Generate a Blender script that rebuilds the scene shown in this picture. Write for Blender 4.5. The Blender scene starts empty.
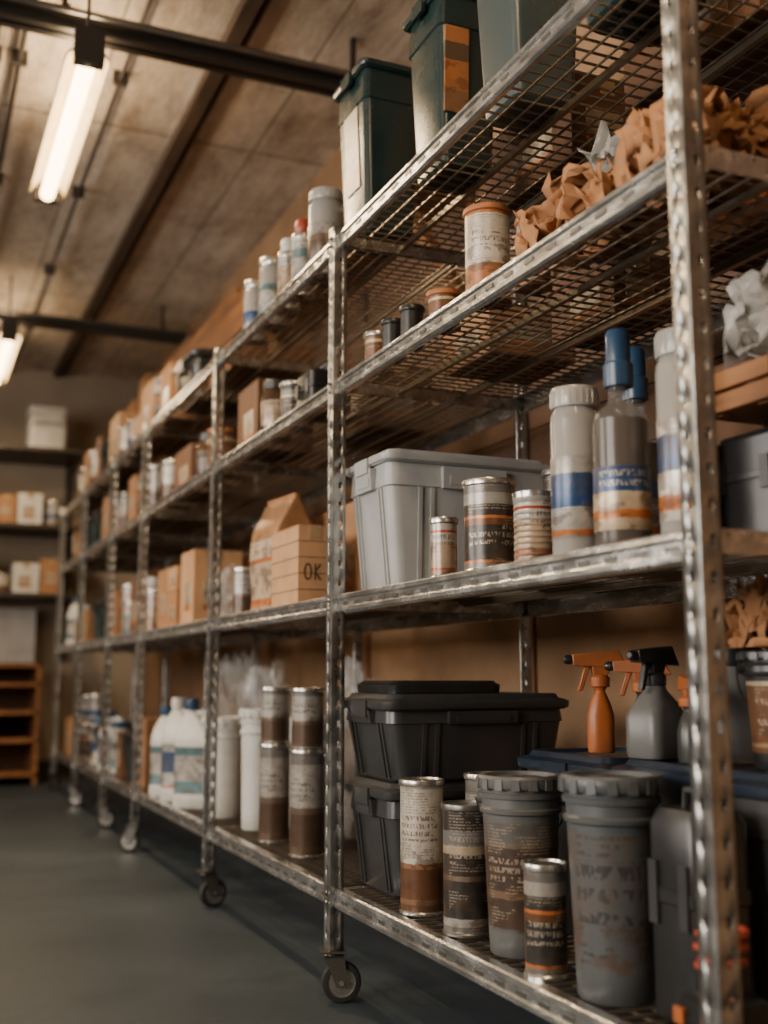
import bpy, bmesh, math, random
from mathutils import Vector, Matrix, noise
R = random.Random(11)
rad = math.radians
scene = bpy.context.scene

# ------------------------------------------------------------------ materials
def new_mat(name):
    m = bpy.data.materials.new(name); m.use_nodes = True
    nt = m.node_tree; b = nt.nodes['Principled BSDF']
    return m, nt, b
def N(nt, t, **kw):
    n = nt.nodes.new(t)
    for k, v in kw.items(): setattr(n, k, v)
    return n
def math_n(nt, op, a, b=None):
    n = N(nt, 'ShaderNodeMath', operation=op)
    for i, s in enumerate((a, b)):
        if s is None: continue
        if isinstance(s, (int, float)): n.inputs[i].default_value = s
        else: nt.links.new(s, n.inputs[i])
    return n.outputs[0]
def mixc(nt, fac, a, b, blend='MIX'):
    n = N(nt, 'ShaderNodeMix', data_type='RGBA', blend_type=blend)
    for i, s in ((0, fac), (6, a), (7, b)):
        if isinstance(s, (int, float)): n.inputs[i].default_value = s
        elif isinstance(s, tuple): n.inputs[i].default_value = (s[0], s[1], s[2], 1)
        else: nt.links.new(s, n.inputs[i])
    return n.outputs[2]
def noise_tex(nt, vec, scale, detail=4, rough=.55):
    n = N(nt, 'ShaderNodeTexNoise'); n.inputs['Scale'].default_value = scale
    n.inputs['Detail'].default_value = detail; n.inputs['Roughness'].default_value = rough
    if vec is not None: nt.links.new(vec, n.inputs['Vector'])
    return n.outputs[0]
def ramp(nt, fac, stops, interp='LINEAR'):
    n = N(nt, 'ShaderNodeValToRGB'); cr = n.color_ramp; cr.interpolation = interp
    while len(cr.elements) < len(stops): cr.elements.new(0.5)
    for e, (p, c) in zip(cr.elements, stops):
        e.position = p; e.color = (c[0], c[1], c[2], 1)
    nt.links.new(fac, n.inputs[0]); return n.outputs[0]
def mapping(nt, vec, sc):
    n = N(nt, 'ShaderNodeMapping'); n.inputs['Scale'].default_value = sc
    nt.links.new(vec, n.inputs[0]); return n.outputs[0]
def bump(nt, b, h, strength, dist=.002):
    n = N(nt, 'ShaderNodeBump'); n.inputs['Strength'].default_value = strength
    n.inputs['Distance'].default_value = dist
    nt.links.new(h, n.inputs['Height']); nt.links.new(n.outputs[0], b.inputs['Normal'])

def m_plain(name, col, rough=.5, metal=0., var=.25, scale=12, dirt=(.05,.04,.03), bmp=.15, spec=.5):
    m, nt, b = new_mat(name)
    tc = N(nt, 'ShaderNodeTexCoord').outputs['Object']
    f = noise_tex(nt, tc, scale, 5, .65)
    g = ramp(nt, f, [(.42, (0,0,0)), (.75, (1,1,1))])
    g2 = math_n(nt, 'MULTIPLY', g, var)
    c = mixc(nt, g2, col, dirt)
    nt.links.new(c, b.inputs['Base Color'])
    b.inputs['Metallic'].default_value = metal
    r = math_n(nt, 'ADD', math_n(nt, 'MULTIPLY', f, .25), rough - .12)
    nt.links.new(r, b.inputs['Roughness'])
    b.inputs['Specular IOR Level'].default_value = spec
    if bmp: bump(nt, b, noise_tex(nt, tc, scale*4, 3), bmp)
    return m

def m_galv(name, col=(.50,.51,.52), rough=.30, stretch=(6,6,6), metal=.92, bs=.55, vb=.5, dirt=.25, lo=.55):
    m, nt, b = new_mat(name)
    tc = N(nt, 'ShaderNodeTexCoord').outputs['Object']
    v = mapping(nt, tc, stretch)
    f = noise_tex(nt, v, 4, 6, .7)
    vo = N(nt, 'ShaderNodeTexVoronoi'); vo.inputs['Scale'].default_value = 9
    nt.links.new(v, vo.inputs['Vector'])
    c = ramp(nt, f, [(.30, tuple(x*lo for x in col)), (.5, tuple(x*.9 for x in col)), (.68, tuple(min(1, x*1.35) for x in col))])
    c = mixc(nt, math_n(nt, 'MULTIPLY', ramp(nt, noise_tex(nt, tc, 3, 5, .7), [(.55,(0,0,0)),(.75,(1,1,1))]), dirt), c, (.10,.075,.055))
    nt.links.new(c, b.inputs['Base Color'])
    b.inputs['Metallic'].default_value = metal
    r = math_n(nt, 'ADD', math_n(nt, 'MULTIPLY', f, .3), rough - .12)
    nt.links.new(r, b.inputs['Roughness'])
    h = math_n(nt, 'ADD', f, math_n(nt, 'MULTIPLY', vo.outputs['Distance'], vb))
    bump(nt, b, h, bs, .004)
    return m

def m_label(name, bands, tcol=(.03,.03,.03), rough=.30, cyl=True, title=(.55,.75), rw=1.0, metal=.25, gain=1.2):
    m, nt, b = new_mat(name)
    bands = [(p, tuple(min(.9, x*gain) for x in c)) for p, c in bands]
    t = N(nt, 'ShaderNodeTexCoord')
    sg = N(nt, 'ShaderNodeSeparateXYZ'); nt.links.new(t.outputs['Generated'], sg.inputs[0])
    so = N(nt, 'ShaderNodeSeparateXYZ'); nt.links.new(t.outputs['Object'], so.inputs[0])
    wob = math_n(nt, 'MULTIPLY', math_n(nt, 'SUBTRACT', noise_tex(nt, t.outputs['Object'], 60, 5, .8), .5), .030)
    gz = math_n(nt, 'ADD', sg.outputs[2], wob) if len(bands) > 2 else sg.outputs[2]
    base = ramp(nt, gz, bands, 'CONSTANT')
    if cyl:
        u = math_n(nt, 'MULTIPLY', math_n(nt, 'ARCTAN2', so.outputs[0], math_n(nt, 'MULTIPLY', so.outputs[1], -1.)), .055)
    else:
        u = math_n(nt, 'ADD', so.outputs[0], so.outputs[1])
    z = so.outputs[2]
    def txt(rows, us, th, gap):
        rz = math_n(nt, 'MULTIPLY', z, rows)
        fl = math_n(nt, 'FLOOR', rz); fr = math_n(nt, 'FRACT', rz)
        cb = N(nt, 'ShaderNodeCombineXYZ')
        nt.links.new(math_n(nt, 'MULTIPLY', u, us), cb.inputs[0])
        nt.links.new(math_n(nt, 'MULTIPLY', fl, 7.31), cb.inputs[1])
        nt.links.new(math_n(nt, 'MULTIPLY', fr, 1.4), cb.inputs[2])
        n = noise_tex(nt, cb.outputs[0], 1.0, 1)
        return math_n(nt, 'MULTIPLY', math_n(nt, 'GREATER_THAN', n, th), math_n(nt, 'GREATER_THAN', fr, gap))
    small = txt(170/rw, 600/rw, .5, .5)
    big = txt(62/rw, 230/rw, .5, .38)
    tm = math_n(nt, 'MULTIPLY', math_n(nt, 'GREATER_THAN', sg.outputs[2], title[0]), math_n(nt, 'LESS_THAN', sg.outputs[2], title[1]))
    sel = math_n(nt, 'ADD', math_n(nt, 'MULTIPLY', tm, math_n(nt, 'MULTIPLY', big, math_n(nt, 'GREATER_THAN', noise_tex(nt, mapping(nt, t.outputs['Object'], (9,9,30)), 1., 1), .46))),
                 math_n(nt, 'MULTIPLY', math_n(nt, 'SUBTRACT', 1., tm),
                        math_n(nt, 'MULTIPLY', small, math_n(nt, 'GREATER_THAN', noise_tex(nt, mapping(nt, t.outputs['Object'], (14,14,26)), 1., 1), .52))))
    wid = math_n(nt, 'LESS_THAN', math_n(nt, 'ABSOLUTE', u), .055)
    fac = math_n(nt, 'MULTIPLY', math_n(nt, 'MULTIPLY', sel, wid), .75)
    pic = ramp(nt, noise_tex(nt, mapping(nt, t.outputs['Object'], (22,22,30)), 1., 5, .6), [(.52,(0,0,0)),(.56,(1,1,1))])
    pm = math_n(nt, 'LESS_THAN', sg.outputs[2], title[0])
    base = mixc(nt, math_n(nt, 'MULTIPLY', math_n(nt, 'MULTIPLY', pic, pm), .55), base, (.07,.035,.02))
    c = mixc(nt, fac, base, tcol)
    dirt = ramp(nt, noise_tex(nt, t.outputs['Object'], 13, 8, .75), [(.42, (0,0,0)), (.68, (1,1,1))])
    c = mixc(nt, math_n(nt, 'MULTIPLY', dirt, .6), c, (.11,.07,.045))
    nt.links.new(c, b.inputs['Base Color'])
    b.inputs['Roughness'].default_value = rough
    b.inputs['Metallic'].default_value = metal
    bump(nt, b, dirt, .15)
    return m

def m_wood(name, c1, c2, rough=.65, st=(1,1,12)):
    m, nt, b = new_mat(name)
    tc = N(nt, 'ShaderNodeTexCoord').outputs['Object']
    f = noise_tex(nt, mapping(nt, tc, st), 2.2, 6, .65)
    c = ramp(nt, f, [(.3, c1), (.7, c2)])
    d = ramp(nt, noise_tex(nt, tc, 1.7, 4), [(.4, (1,1,1)), (.7, (.55,.5,.45))])
    c = mixc(nt, 1., c, d, 'MULTIPLY')
    nt.links.new(c, b.inputs['Base Color']); b.inputs['Roughness'].default_value = rough
    bump(nt, b, f, .2)
    return m

GALV = m_galv('galvanised_steel', col=(.66,.66,.65), stretch=(6,2.2,6), rough=.22, bs=.5, dirt=.3)
GALVP = m_galv('galvanised_post', col=(.44,.44,.43), rough=.29, stretch=(5,5,3), bs=.22, vb=.2, dirt=.2)
WIRE = m_plain('wire_steel', (.28,.23,.18), .38, .8, .3)
DARKSTEEL = m_plain('dark_steel', (.045,.037,.030), .5, .4)
TIN = m_plain('tin_rim', (.58,.55,.50), .25, .9, .4, 20)
TIN_D = m_plain('tin_dark', (.18,.168,.155), .36, .8, .4, 20)
RUST = m_plain('rusty_rim', (.34,.12,.04), .55, .2, .4, 25)
P_LGREY = m_plain('plastic_light_grey', (.34,.345,.345), .40, 0, .3, 5)
P_GREY = m_plain('plastic_grey', (.105,.105,.103), .38, 0, .4, 8)
P_BGREY = m_plain('plastic_blue_grey', (.075,.081,.086), .38, 0, .4, 8)
P_DARK = m_plain('plastic_charcoal', (.030,.031,.032), .34, 0, .3, 6, (.08,.065,.05))
P_BLACK = m_plain('plastic_black', (.012,.012,.013), .32, 0, .2, 6, (.07,.06,.05))
P_TEAL = m_plain('plastic_dark_teal', (.009,.024,.024), .26, 0, .2, 6, (.05,.05,.042))
P_TEALG = m_plain('plastic_grey_teal', (.045,.062,.064), .30, 0, .3, 6, (.06,.055,.045))
P_NAVY = m_plain('plastic_navy', (.008,.016,.030), .30, 0, .2, 6, (.05,.05,.05))
P_WHITE = m_plain('plastic_white', (.57,.55,.51), .40, 0, .4, 9, (.25,.2,.14))
P_BLUE = m_plain('plastic_blue', (.015,.05,.11), .28, 0, .3)
P_ORANGE = m_plain('plastic_orange', (.36,.095,.02), .42, 0, .6)
P_RED = m_plain('plastic_red', (.32,.045,.02), .4, 0, .3)
RUBBER = m_plain('rubber', (.012,.012,.012), .6, 0, .3)
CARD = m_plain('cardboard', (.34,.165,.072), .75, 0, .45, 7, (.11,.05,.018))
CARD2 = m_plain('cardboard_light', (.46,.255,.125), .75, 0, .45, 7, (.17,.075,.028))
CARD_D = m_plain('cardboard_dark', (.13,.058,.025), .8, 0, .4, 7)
TAPE = m_plain('packing_tape', (.36,.23,.12), .3, 0, .2)
PAPER = m_plain('kraft_paper', (.33,.15,.06), .8, 0, .6, 14, (.11,.04,.013), .3)
WOOD = m_wood('orange_wood', (.17,.065,.02), (.38,.16,.055), st=(3,1.2,12))
WOODY = m_wood('timber', (.11,.045,.016), (.29,.12,.042), st=(12,1.2,12))
WOODD = m_wood('dark_timber', (.045,.027,.015), (.10,.058,.032), st=(12,1.2,12))
WOODW = m_wood('brown_wall_board', (.085,.042,.022), (.17,.088,.045), st=(1,.8,5))
INK = m_plain('ink', (.05,.03,.02), .7)
def m_clear(name, col, alpha, bs=.5, sc=25):
    m, nt, b = new_mat(name)
    b.inputs['Base Color'].default_value = (*col, 1); b.inputs['Roughness'].default_value = .13
    b.inputs['Alpha'].default_value = alpha
    tc = N(nt, 'ShaderNodeTexCoord').outputs['Object']
    if bs: bump(nt, b, noise_tex(nt, tc, sc, 4), bs, .006)
    return m
CLEAR = m_clear('clear_film', (.55,.54,.52), .20)
FILM = m_clear('milky_film', (.50,.47,.43), .45, .8, 18)
CLEARJ = m_clear('clear_jar', (.20,.19,.18), .28, 0)
MILKJ = m_clear('translucent_tub', (.42,.40,.37), .60, 0)
FROST = m_plain('frosted_plastic', (.36,.34,.31), .22, 0, .5, 12, (.15,.11,.08))
LIQ = m_plain('brown_contents', (.055,.026,.012), .20, 0, .4, 10)
LIQ2 = m_plain('tan_contents', (.20,.14,.09), .5, 0, .5, 20)

W = (.48,.435,.37); CR = (.40,.31,.20); BR = (.11,.046,.020); OR = (.40,.12,.03); BK = (.026,.024,.022)
BL = (.015,.045,.115); GY = (.13,.124,.118); LG = (.30,.28,.25); RD = (.30,.055,.025); TL = (.055,.13,.145)
L_WB = m_label('label_white_rust', [(0,BR),(.08,(.2,.1,.05)),(.12,BR),(.34,(.22,.11,.06)),(.38,W),(.93,LG)], (.10,.06,.04))
L_RUSTW = m_label('label_cream_rust', [(0,BR),(.08,(.3,.12,.05)),(.32,(.22,.10,.05)),(.36,W),(.9,OR)], (.10,.06,.04))
L_GREY = m_label('label_grey_brown', [(0,(.10,.062,.04)),(.10,(.06,.035,.022)),(.40,(.12,.08,.055)),(.46,LG),(.86,GY)], (.05,.04,.03))
L_DKSIL = m_label('label_dark_silver', [(0,GY),(.08,LG),(.14,BK),(.42,(.15,.11,.075)),(.46,BK),(.62,CR),(.68,GY),(.80,BK)], (.4,.34,.27))
L_ORBL = m_label('label_black_orange', [(0,GY),(.10,OR),(.13,BK),(.50,BR),(.57,OR),(.60,BK),(.72,LG),(.84,GY)], (.42,.35,.26), title=(.28,.5))
L_WBLUE = m_label('label_white_blue', [(0,(.26,.215,.17)),(.12,OR),(.15,LG),(.28,BL),(.48,LG),(.52,(.28,.26,.235)),(.66,(.24,.22,.2))], (.06,.07,.11), title=(.3,.45))
L_WBLUEOR = m_label('label_white_blue_orange', [(0,W),(.15,OR),(.22,W),(.33,BL),(.5,W),(.60,OR),(.64,W)], (.06,.08,.13), title=(.68,.85))
L_CREAM = m_label('label_cream_red', [(0,(.25,.17,.11)),(.15,RD),(.19,(.3,.22,.15)),(.6,LG),(.75,RD),(.79,LG)], (.07,.04,.03))
L_BUCK = m_label('label_bucket', [(0,(.09,.088,.085)),(.16,(.05,.033,.024)),(.32,(.14,.085,.05)),(.36,(.045,.03,.024)),(.60,(.12,.095,.07)),(.63,(.09,.088,.085))], (.40,.31,.22), title=(.40,.56))
L_BUCK2 = m_label('label_bucket_ghost', [(0,(.065,.069,.072)),(.2,(.064,.067,.069))], (.022,.022,.024), title=(.35,.62), rw=2.2, metal=0)
L_BROWN = m_label('label_brown_cream', [(0,BR),(.18,(.24,.14,.075)),(.22,BR),(.7,CR),(.78,BR)], (.42,.33,.22), title=(.35,.6))
L_BLUE = m_label('label_pale_blue', [(0,TL),(.25,LG),(.48,TL),(.6,W),(.8,RD),(.84,W)], (.05,.06,.10), metal=0)
L_FLAT = m_label('label_paper_flat', [(0,CR),(.18,OR),(.26,(.32,.25,.17)),(.6,(.30,.24,.17))], (.10,.06,.04), cyl=False, title=(.5,.95), metal=0)
L_BIN = m_label('label_bin', [(0,(.2,.15,.1)),(.32,(.30,.11,.04)),(.40,(.28,.22,.15)),(.55,(.22,.17,.12)),(.7,(.28,.22,.15))], (.06,.04,.03), cyl=False, title=(.6,.95), metal=0, gain=.85)
L_FLATO = m_label('label_orange_flat', [(0,(.2,.09,.04)),(.4,(.30,.11,.035)),(.56,(.08,.05,.03)),(.66,(.32,.12,.04))], (.45,.32,.18), cyl=False, metal=0)
L_BAG = m_label('label_bag', [(0,(.36,.22,.13)),(.06,(.4,.12,.04)),(.12,(.40,.30,.20)),(.42,(.36,.11,.04)),(.46,(.44,.34,.24)),(.62,(.30,.15,.07))], (.1,.05,.03), cyl=False, metal=0)
L_GLASS = m_label('label_jar', [(0,BK),(.08,CR),(.13,OR),(.17,CR),(.25,BL),(.40,W)], (.42,.36,.3), title=(.26,.36))
LABELS = [L_WB, L_GREY, L_DKSIL, L_ORBL, L_CREAM, L_BROWN, L_BLUE, L_WBLUE]

# ------------------------------------------------------------------ mesh builder
class MB:
    def __init__(s): s.v=[]; s.f=[]; s.mi=[]; s.sm=[]; s.mats=[]
    def mid(s, m):
        if m not in s.mats: s.mats.append(m)
        return s.mats.index(m)
    def face(s, idx, m, sm=False):
        s.f.append(idx); s.mi.append(s.mid(m)); s.sm.append(sm)
    def hexa(s, p, m):
        b = len(s.v); s.v += [tuple(q) for q in p]
        for q in ((0,3,2,1),(4,5,6,7),(0,1,5,4),(1,2,6,5),(2,3,7,6),(3,0,4,7)):
            s.face([b+i for i in q], m)
    def box(s, x0,x1,y0,y1,z0,z1, m):
        s.hexa([(x0,y0,z0),(x1,y0,z0),(x1,y1,z0),(x0,y1,z0),(x0,y0,z1),(x1,y0,z1),(x1,y1,z1),(x0,y1,z1)], m)
    def loft(s, loops, mats, cap0=True, cap1=True, sm=True, M=None):
        b = len(s.v); n = len(loops[0])
        for lp in loops:
            for p in lp:
                s.v.append(tuple(M @ Vector(p)) if M else tuple(p))
        for i in range(len(loops)-1):
            m = mats[i] if isinstance(mats, list) else mats
            for j in range(n):
                k = (j+1) % n
                s.face([b+i*n+j, b+i*n+k, b+(i+1)*n+k, b+(i+1)*n+j], m, sm)
        m0 = mats[0] if isinstance(mats, list) else mats
        m1 = mats[-1] if isinstance(mats, list) else mats
        if cap0: s.face([b+j for j in range(n)][::-1], m0)
        if cap1: s.face([b+(len(loops)-1)*n+j for j in range(n)], m1)
    def lathe(s, prof, mats, n=36, M=None, c=(0,0)):
        s.loft([circ(r, z, n, c) for r, z in prof], mats, M=M)
    def tube(s, pts, r, m, n=8):
        pts = [Vector(p) for p in pts]; loops = []
        for i, p in enumerate(pts):
            d = (pts[min(i+1, len(pts)-1)] - pts[max(i-1, 0)]).normalized()
            a = d.orthogonal().normalized() if i == 0 else (a - d*a.dot(d)).normalized()
            bb = d.cross(a)
            loops.append([p + (a*math.cos(t*2*math.pi/n) + bb*math.sin(t*2*math.pi/n))*r for t in range(n)])
        s.loft(loops, m)
    def finish(s, name, loc=(0,0,0), rot=0, bevel=0, solid=0, parent=None, ang=38, weld=False):
        me = bpy.data.meshes.new(name); me.from_pydata(s.v, [], s.f)
        for m in s.mats: me.materials.append(m)
        me.polygons.foreach_set('material_index', s.mi)
        me.polygons.foreach_set('use_smooth', s.sm)
        bm = bmesh.new(); bm.from_mesh(me)
        if weld: bmesh.ops.remove_doubles(bm, verts=bm.verts, dist=.0002)
        bmesh.ops.recalc_face_normals(bm, faces=bm.faces); bm.to_mesh(me); bm.free()
        me.set_sharp_from_angle(angle=rad(ang)); me.update()
        o = bpy.data.objects.new(name, me); scene.collection.objects.link(o)
        o.location = loc; o.rotation_euler = (0, 0, rot)
        if solid:
            md = o.modifiers.new('s', 'SOLIDIFY'); md.thickness = solid; md.offset = 0
        if bevel:
            md = o.modifiers.new('b', 'BEVEL'); md.width = bevel; md.segments = 2; md.limit_method = 'ANGLE'
        if parent: o.parent = parent
        return o
def circ(r, z, n=36, c=(0,0)):
    r = max(r, .0004)
    return [(c[0]+r*math.cos(2*math.pi*i/n), c[1]+r*math.sin(2*math.pi*i/n), z) for i in range(n)]
def rr(hx, hy, r, z, k=5, c=(0,0)):
    r = min(r, hx*.98, hy*.98); out = []
    for sx, sy, a0 in ((1,1,0),(-1,1,90),(-1,-1,180),(1,-1,270)):
        for i in range(k+1):
            a = rad(a0 + 90*i/k)
            out.append((c[0]+sx*(hx-r)+r*math.cos(a), c[1]+sy*(hy-r)+r*math.sin(a), z))
    return out
def empty(name, loc=(0,0,0)):
    e = bpy.data.objects.new(name, None); e.empty_display_size = .1
    scene.collection.objects.link(e); e.location = loc; return e

FACE = -.62   # labels face the aisle
def jr(a=.35): return FACE + R.uniform(-a, a)

# ------------------------------------------------------------------ objects
def paint_can(x, y, z, r, h, label, lid=None, rim=None, name='paint_can'):
    b = MB(); rim = rim or TIN; lid = lid or TIN
    r0 = r-.0025
    prof = [(.001,.004),(r-.006,.004),(r-.003,0),(r,.001),(r,.006),(r0,.009),(r0,h*.5),(r0,h-.014),(r+.001,h-.011),(r+.0015,h-.003),(r,h),(r-.004,h),(r-.006,h-.006),(r*.78,h-.007),(r*.75,h-.003),(.001,h-.003)]
    mt = [rim]*5+[label]*2+[rim]*5+[lid]*3
    b.lathe(prof, mt, 40)
    return b.finish(name, (x,y,z), jr())
def ribbed_can(x, y, z, r, h, label):
    b = MB(); prof = [(.001,0),(r,0),(r,.006)]
    hh = .012
    while hh < h-.02:
        prof += [(r-.002,hh),(r-.002,hh+.004),(r-.0005,hh+.006)]; hh += .011
    prof += [(r,h-.01),(r+.001,h),(r-.004,h),(r-.006,h-.005),(.001,h-.005)]
    n = len(prof); mt = [TIN if (i < 2 or i > n-6) else label for i in range(n-1)]
    b.lathe(prof, mt, 36); return b.finish('ribbed_tin_can', (x,y,z), jr())
def bucket(x, y, z, rt, h, body, label, lid, name='plastic_bucket', taper=.82, bail=True):
    b = MB(); rb = rt*taper
    def rz(q): return rb + (rt-rb)*q
    prof = [(.001,.003),(rb-.006,.003),(rb-.003,0),(rb,.004),(rz(.12),h*.12),(rz(.14),h*.14),(rz(.74),h*.74),(rz(.78),h*.78),(rz(.8)+.005,h*.79),(rz(.8)+.006,h*.81),(rz(.82)+.001,h*.82),(rz(.87),h*.87),(rz(.88)+.005,h*.875),(rz(.9)+.006,h*.9),(rz(.9)+.001,h*.905),
            (rt,h*.93),(rt+.006,h*.93),(rt+.008,h*.94),(rt+.008,h*.985),(rt+.004,h),(rt-.008,h),(rt-.012,h-.008),(rt*.6,h-.008),(rt*.58,h-.005),(.001,h-.005)]
    mt = [body]*5+[label]+[body]*9+[lid]*9
    b.lathe(prof, mt, 44)
    for i in range(16):
        a = i*2*math.pi/16; M = Matrix.Rotation(a, 4, 'Z')
        p = [M @ Vector(q) for q in ((rt+.006,-.008,h*.925),(rt+.0105,-.008,h*.925),(rt+.0105,.008,h*.925),(rt+.006,.008,h*.925),(rt+.006,-.007,h*.985),(rt+.0095,-.007,h*.985),(rt+.0095,.007,h*.985),(rt+.006,.007,h*.985))]
        b.hexa(p, lid)
    if bail:
        pts = []
        for i in range(17):
            t = math.pi*i/16
            pts.append((math.cos(t)*(rt+.011), (rt+.011)*math.sin(t), h*.86 - .09*math.sin(t)))
        b.tube(pts, .002, TIN_D, 6)
        for sx in (-1,1): b.lathe([(.001,0),(.011,0),(.011,.012),(.001,.013)], body, 12, Matrix.Translation((sx*(rt-.004),0,h*.86)) @ Matrix.Rotation(sx*rad(90),4,'Y'))
    return b.finish(name, (x,y,z), jr(.2))
def round_container(x, y, z, r, h, label, lid, name='plastic_canister', rot=None, body=None):
    b = MB(); body = body or P_WHITE
    prof = [(.001,.003),(r*.9,.002),(r*.96,0),(r,.008),(r,.02),(r-.002,.024),(r-.002,h-.05),(r,h-.045),(r,h-.034),(r*1.05,h-.033),(r*1.07,h-.028),(r*1.07,h-.006),(r*1.03,h),(r*.9,h),(r*.87,h-.004),(.001,h-.004)]
    mt = [body]*5+[label]+[body]*2+[lid]*7
    b.lathe(prof, mt, 40)
    return b.finish(name, (x,y,z), jr(.2) if rot is None else rot)
def clear_canister(x, y, z, r, h, label, lid, fill=.8, cont=None):
    """translucent canister: wrap label on the lower half, contents visible above, screw lid"""
    b = MB(); t = h*.58
    prof = [(.001,.003),(r*.9,.002),(r*.96,0),(r,.008),(r,h*.10),(r+.0008,h*.105),(r+.0008,t),(r,t+.003),(r,h*.80),(r*.97,h*.84),(r*.88,h*.865),(r*.86,h*.88),(r*.95,h*.881),(r*.97,h*.89),(r*.97,h*.985),(r*.92,h),(.001,h)]
    b.lathe(prof, [MILKJ]*5+[label]+[MILKJ]*5+[lid]*5, 40)
    b.lathe([(.001,.006),(r*.90,.006),(r*.93,.02),(r*.93,h*fill),(.001,h*fill+.004)], cont or LIQ2, 28)
    for i in range(24):
        a = i*2*math.pi/24; M = Matrix.Rotation(a,4,'Z')
        b.hexa([M @ Vector(q) for q in ((r*.96,-.0016,h*.895),(r*.985,-.0012,h*.895),(r*.985,.0012,h*.895),(r*.96,.0016,h*.895),(r*.96,-.0016,h*.975),(r*.985,-.0012,h*.975),(r*.985,.0012,h*.975),(r*.96,.0016,h*.975))], lid)
    return b.finish('clear_canister', (x,y,z), jr(.2))
def spray_can(x, y, z, r, h, label, cap):
    b = MB(); s = h-.045
    prof = [(.001,.004),(r*.8,.003),(r*.95,0),(r,.005),(r*.97,.009),(r*.97,s-.02),(r,s-.017),(r*.93,s-.004),(r*.7,s+.003),(r*.72,s+.004),(r*.72,h-.006),(r*.62,h),(.001,h)]
    b.lathe(prof, [TIN]*4+[label]+[TIN]*3+[cap]*4, 30)
    return b.finish('spray_can', (x,y,z), jr())
def jar_bottle(x, y, z, r, h, body_h, label, cap, glass=None, name='glass_bottle', liq=.86, nf=.42):
    b = MB(); glass = glass or CLEARJ; bh = body_h; nk = r*nf
    prof = [(.001,.004),(r*.85,.003),(r*.97,0),(r,.01),(r,bh*.12),(r+.0008,bh*.13),(r+.0008,bh*.58),(r,bh*.59),(r,bh*.90),(r*.95,bh*.96),(r*.80,bh),(nk*1.15,bh+.012),(nk,bh+.020),(nk,h-.10),(nk*1.3,h-.098),(nk*1.35,h-.09),(nk*1.35,h-.060),(nk*1.12,h-.055),(nk*1.12,h-.006),(nk*.9,h),(.001,h)]
    b.lathe(prof, [glass]*5+[label]+[glass]*7+[cap]*7, 36)
    b.lathe([(.001,.006),(r*.9,.006),(r*.93,.02),(r*.93,bh*liq),(.001,bh*liq)], LIQ, 28)
    return b.finish(name, (x,y,z), jr(.2))
def mason_jar(x, y, z, r, h, label, cap):
    b = MB()
    prof = [(.001,.003),(r*.9,0),(r,.008),(r,h*.18),(r+.0006,h*.19),(r+.0006,h*.62),(r,h*.63),(r,h*.72),(r*.85,h*.8),(r*.8,h*.83),(r*.88,h*.84),(r*.88,h*.98),(r*.82,h),(.001,h)]
    b.lathe(prof, [LIQ]*4+[label]+[LIQ]*4+[cap]*4, 32)
    return b.finish('storage_jar', (x,y,z), jr())
def jug(x, y, z, w, h, label, body, cap, rot=None):
    b = MB(); hx = w/2; hy = w*.36; s = h*.66
    L = [rr(hx*.9,hy*.9,hy*.5,0), rr(hx,hy,hy*.5,.01), rr(hx,hy,hy*.5,h*.12), rr(hx*.985,hy*.985,hy*.5,h*.13), rr(hx*.985,hy*.985,hy*.5,s*.85), rr(hx,hy,hy*.5,s*.88), rr(hx*.97,hy*.97,hy*.5,s),
         rr(hx*.8,hy*.8,hy*.5,s+h*.09,c=(-hx*.1,0)), rr(hx*.5,hy*.62,hy*.5,s+h*.17,c=(-hx*.28,0)), rr(hx*.3,hx*.3,hx*.3,s+h*.22,c=(-hx*.36,0)), rr(hx*.28,hx*.28,hx*.28,h*.915,c=(-hx*.36,0))]
    b.loft(L, [body]*3+[label]+[body]*6)
    M = Matrix.Translation((-hx*.36,0,0))
    b.lathe([(.001,h*.90),(hx*.36,h*.90),(hx*.37,h*.91),(hx*.35,h*.99),(hx*.3,h),(.001,h)], cap, 20, M)
    b.tube([(-hx*.1,0,s+h*.20),(hx*.25,0,s+h*.21),(hx*.62,0,s+h*.15),(hx*.82,0,s+h*.02),(hx*.86,0,s-h*.08)], hy*.28, body, 10)
    return b.finish('plastic_jug', (x,y,z), jr(.3) if rot is None else rot)
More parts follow.
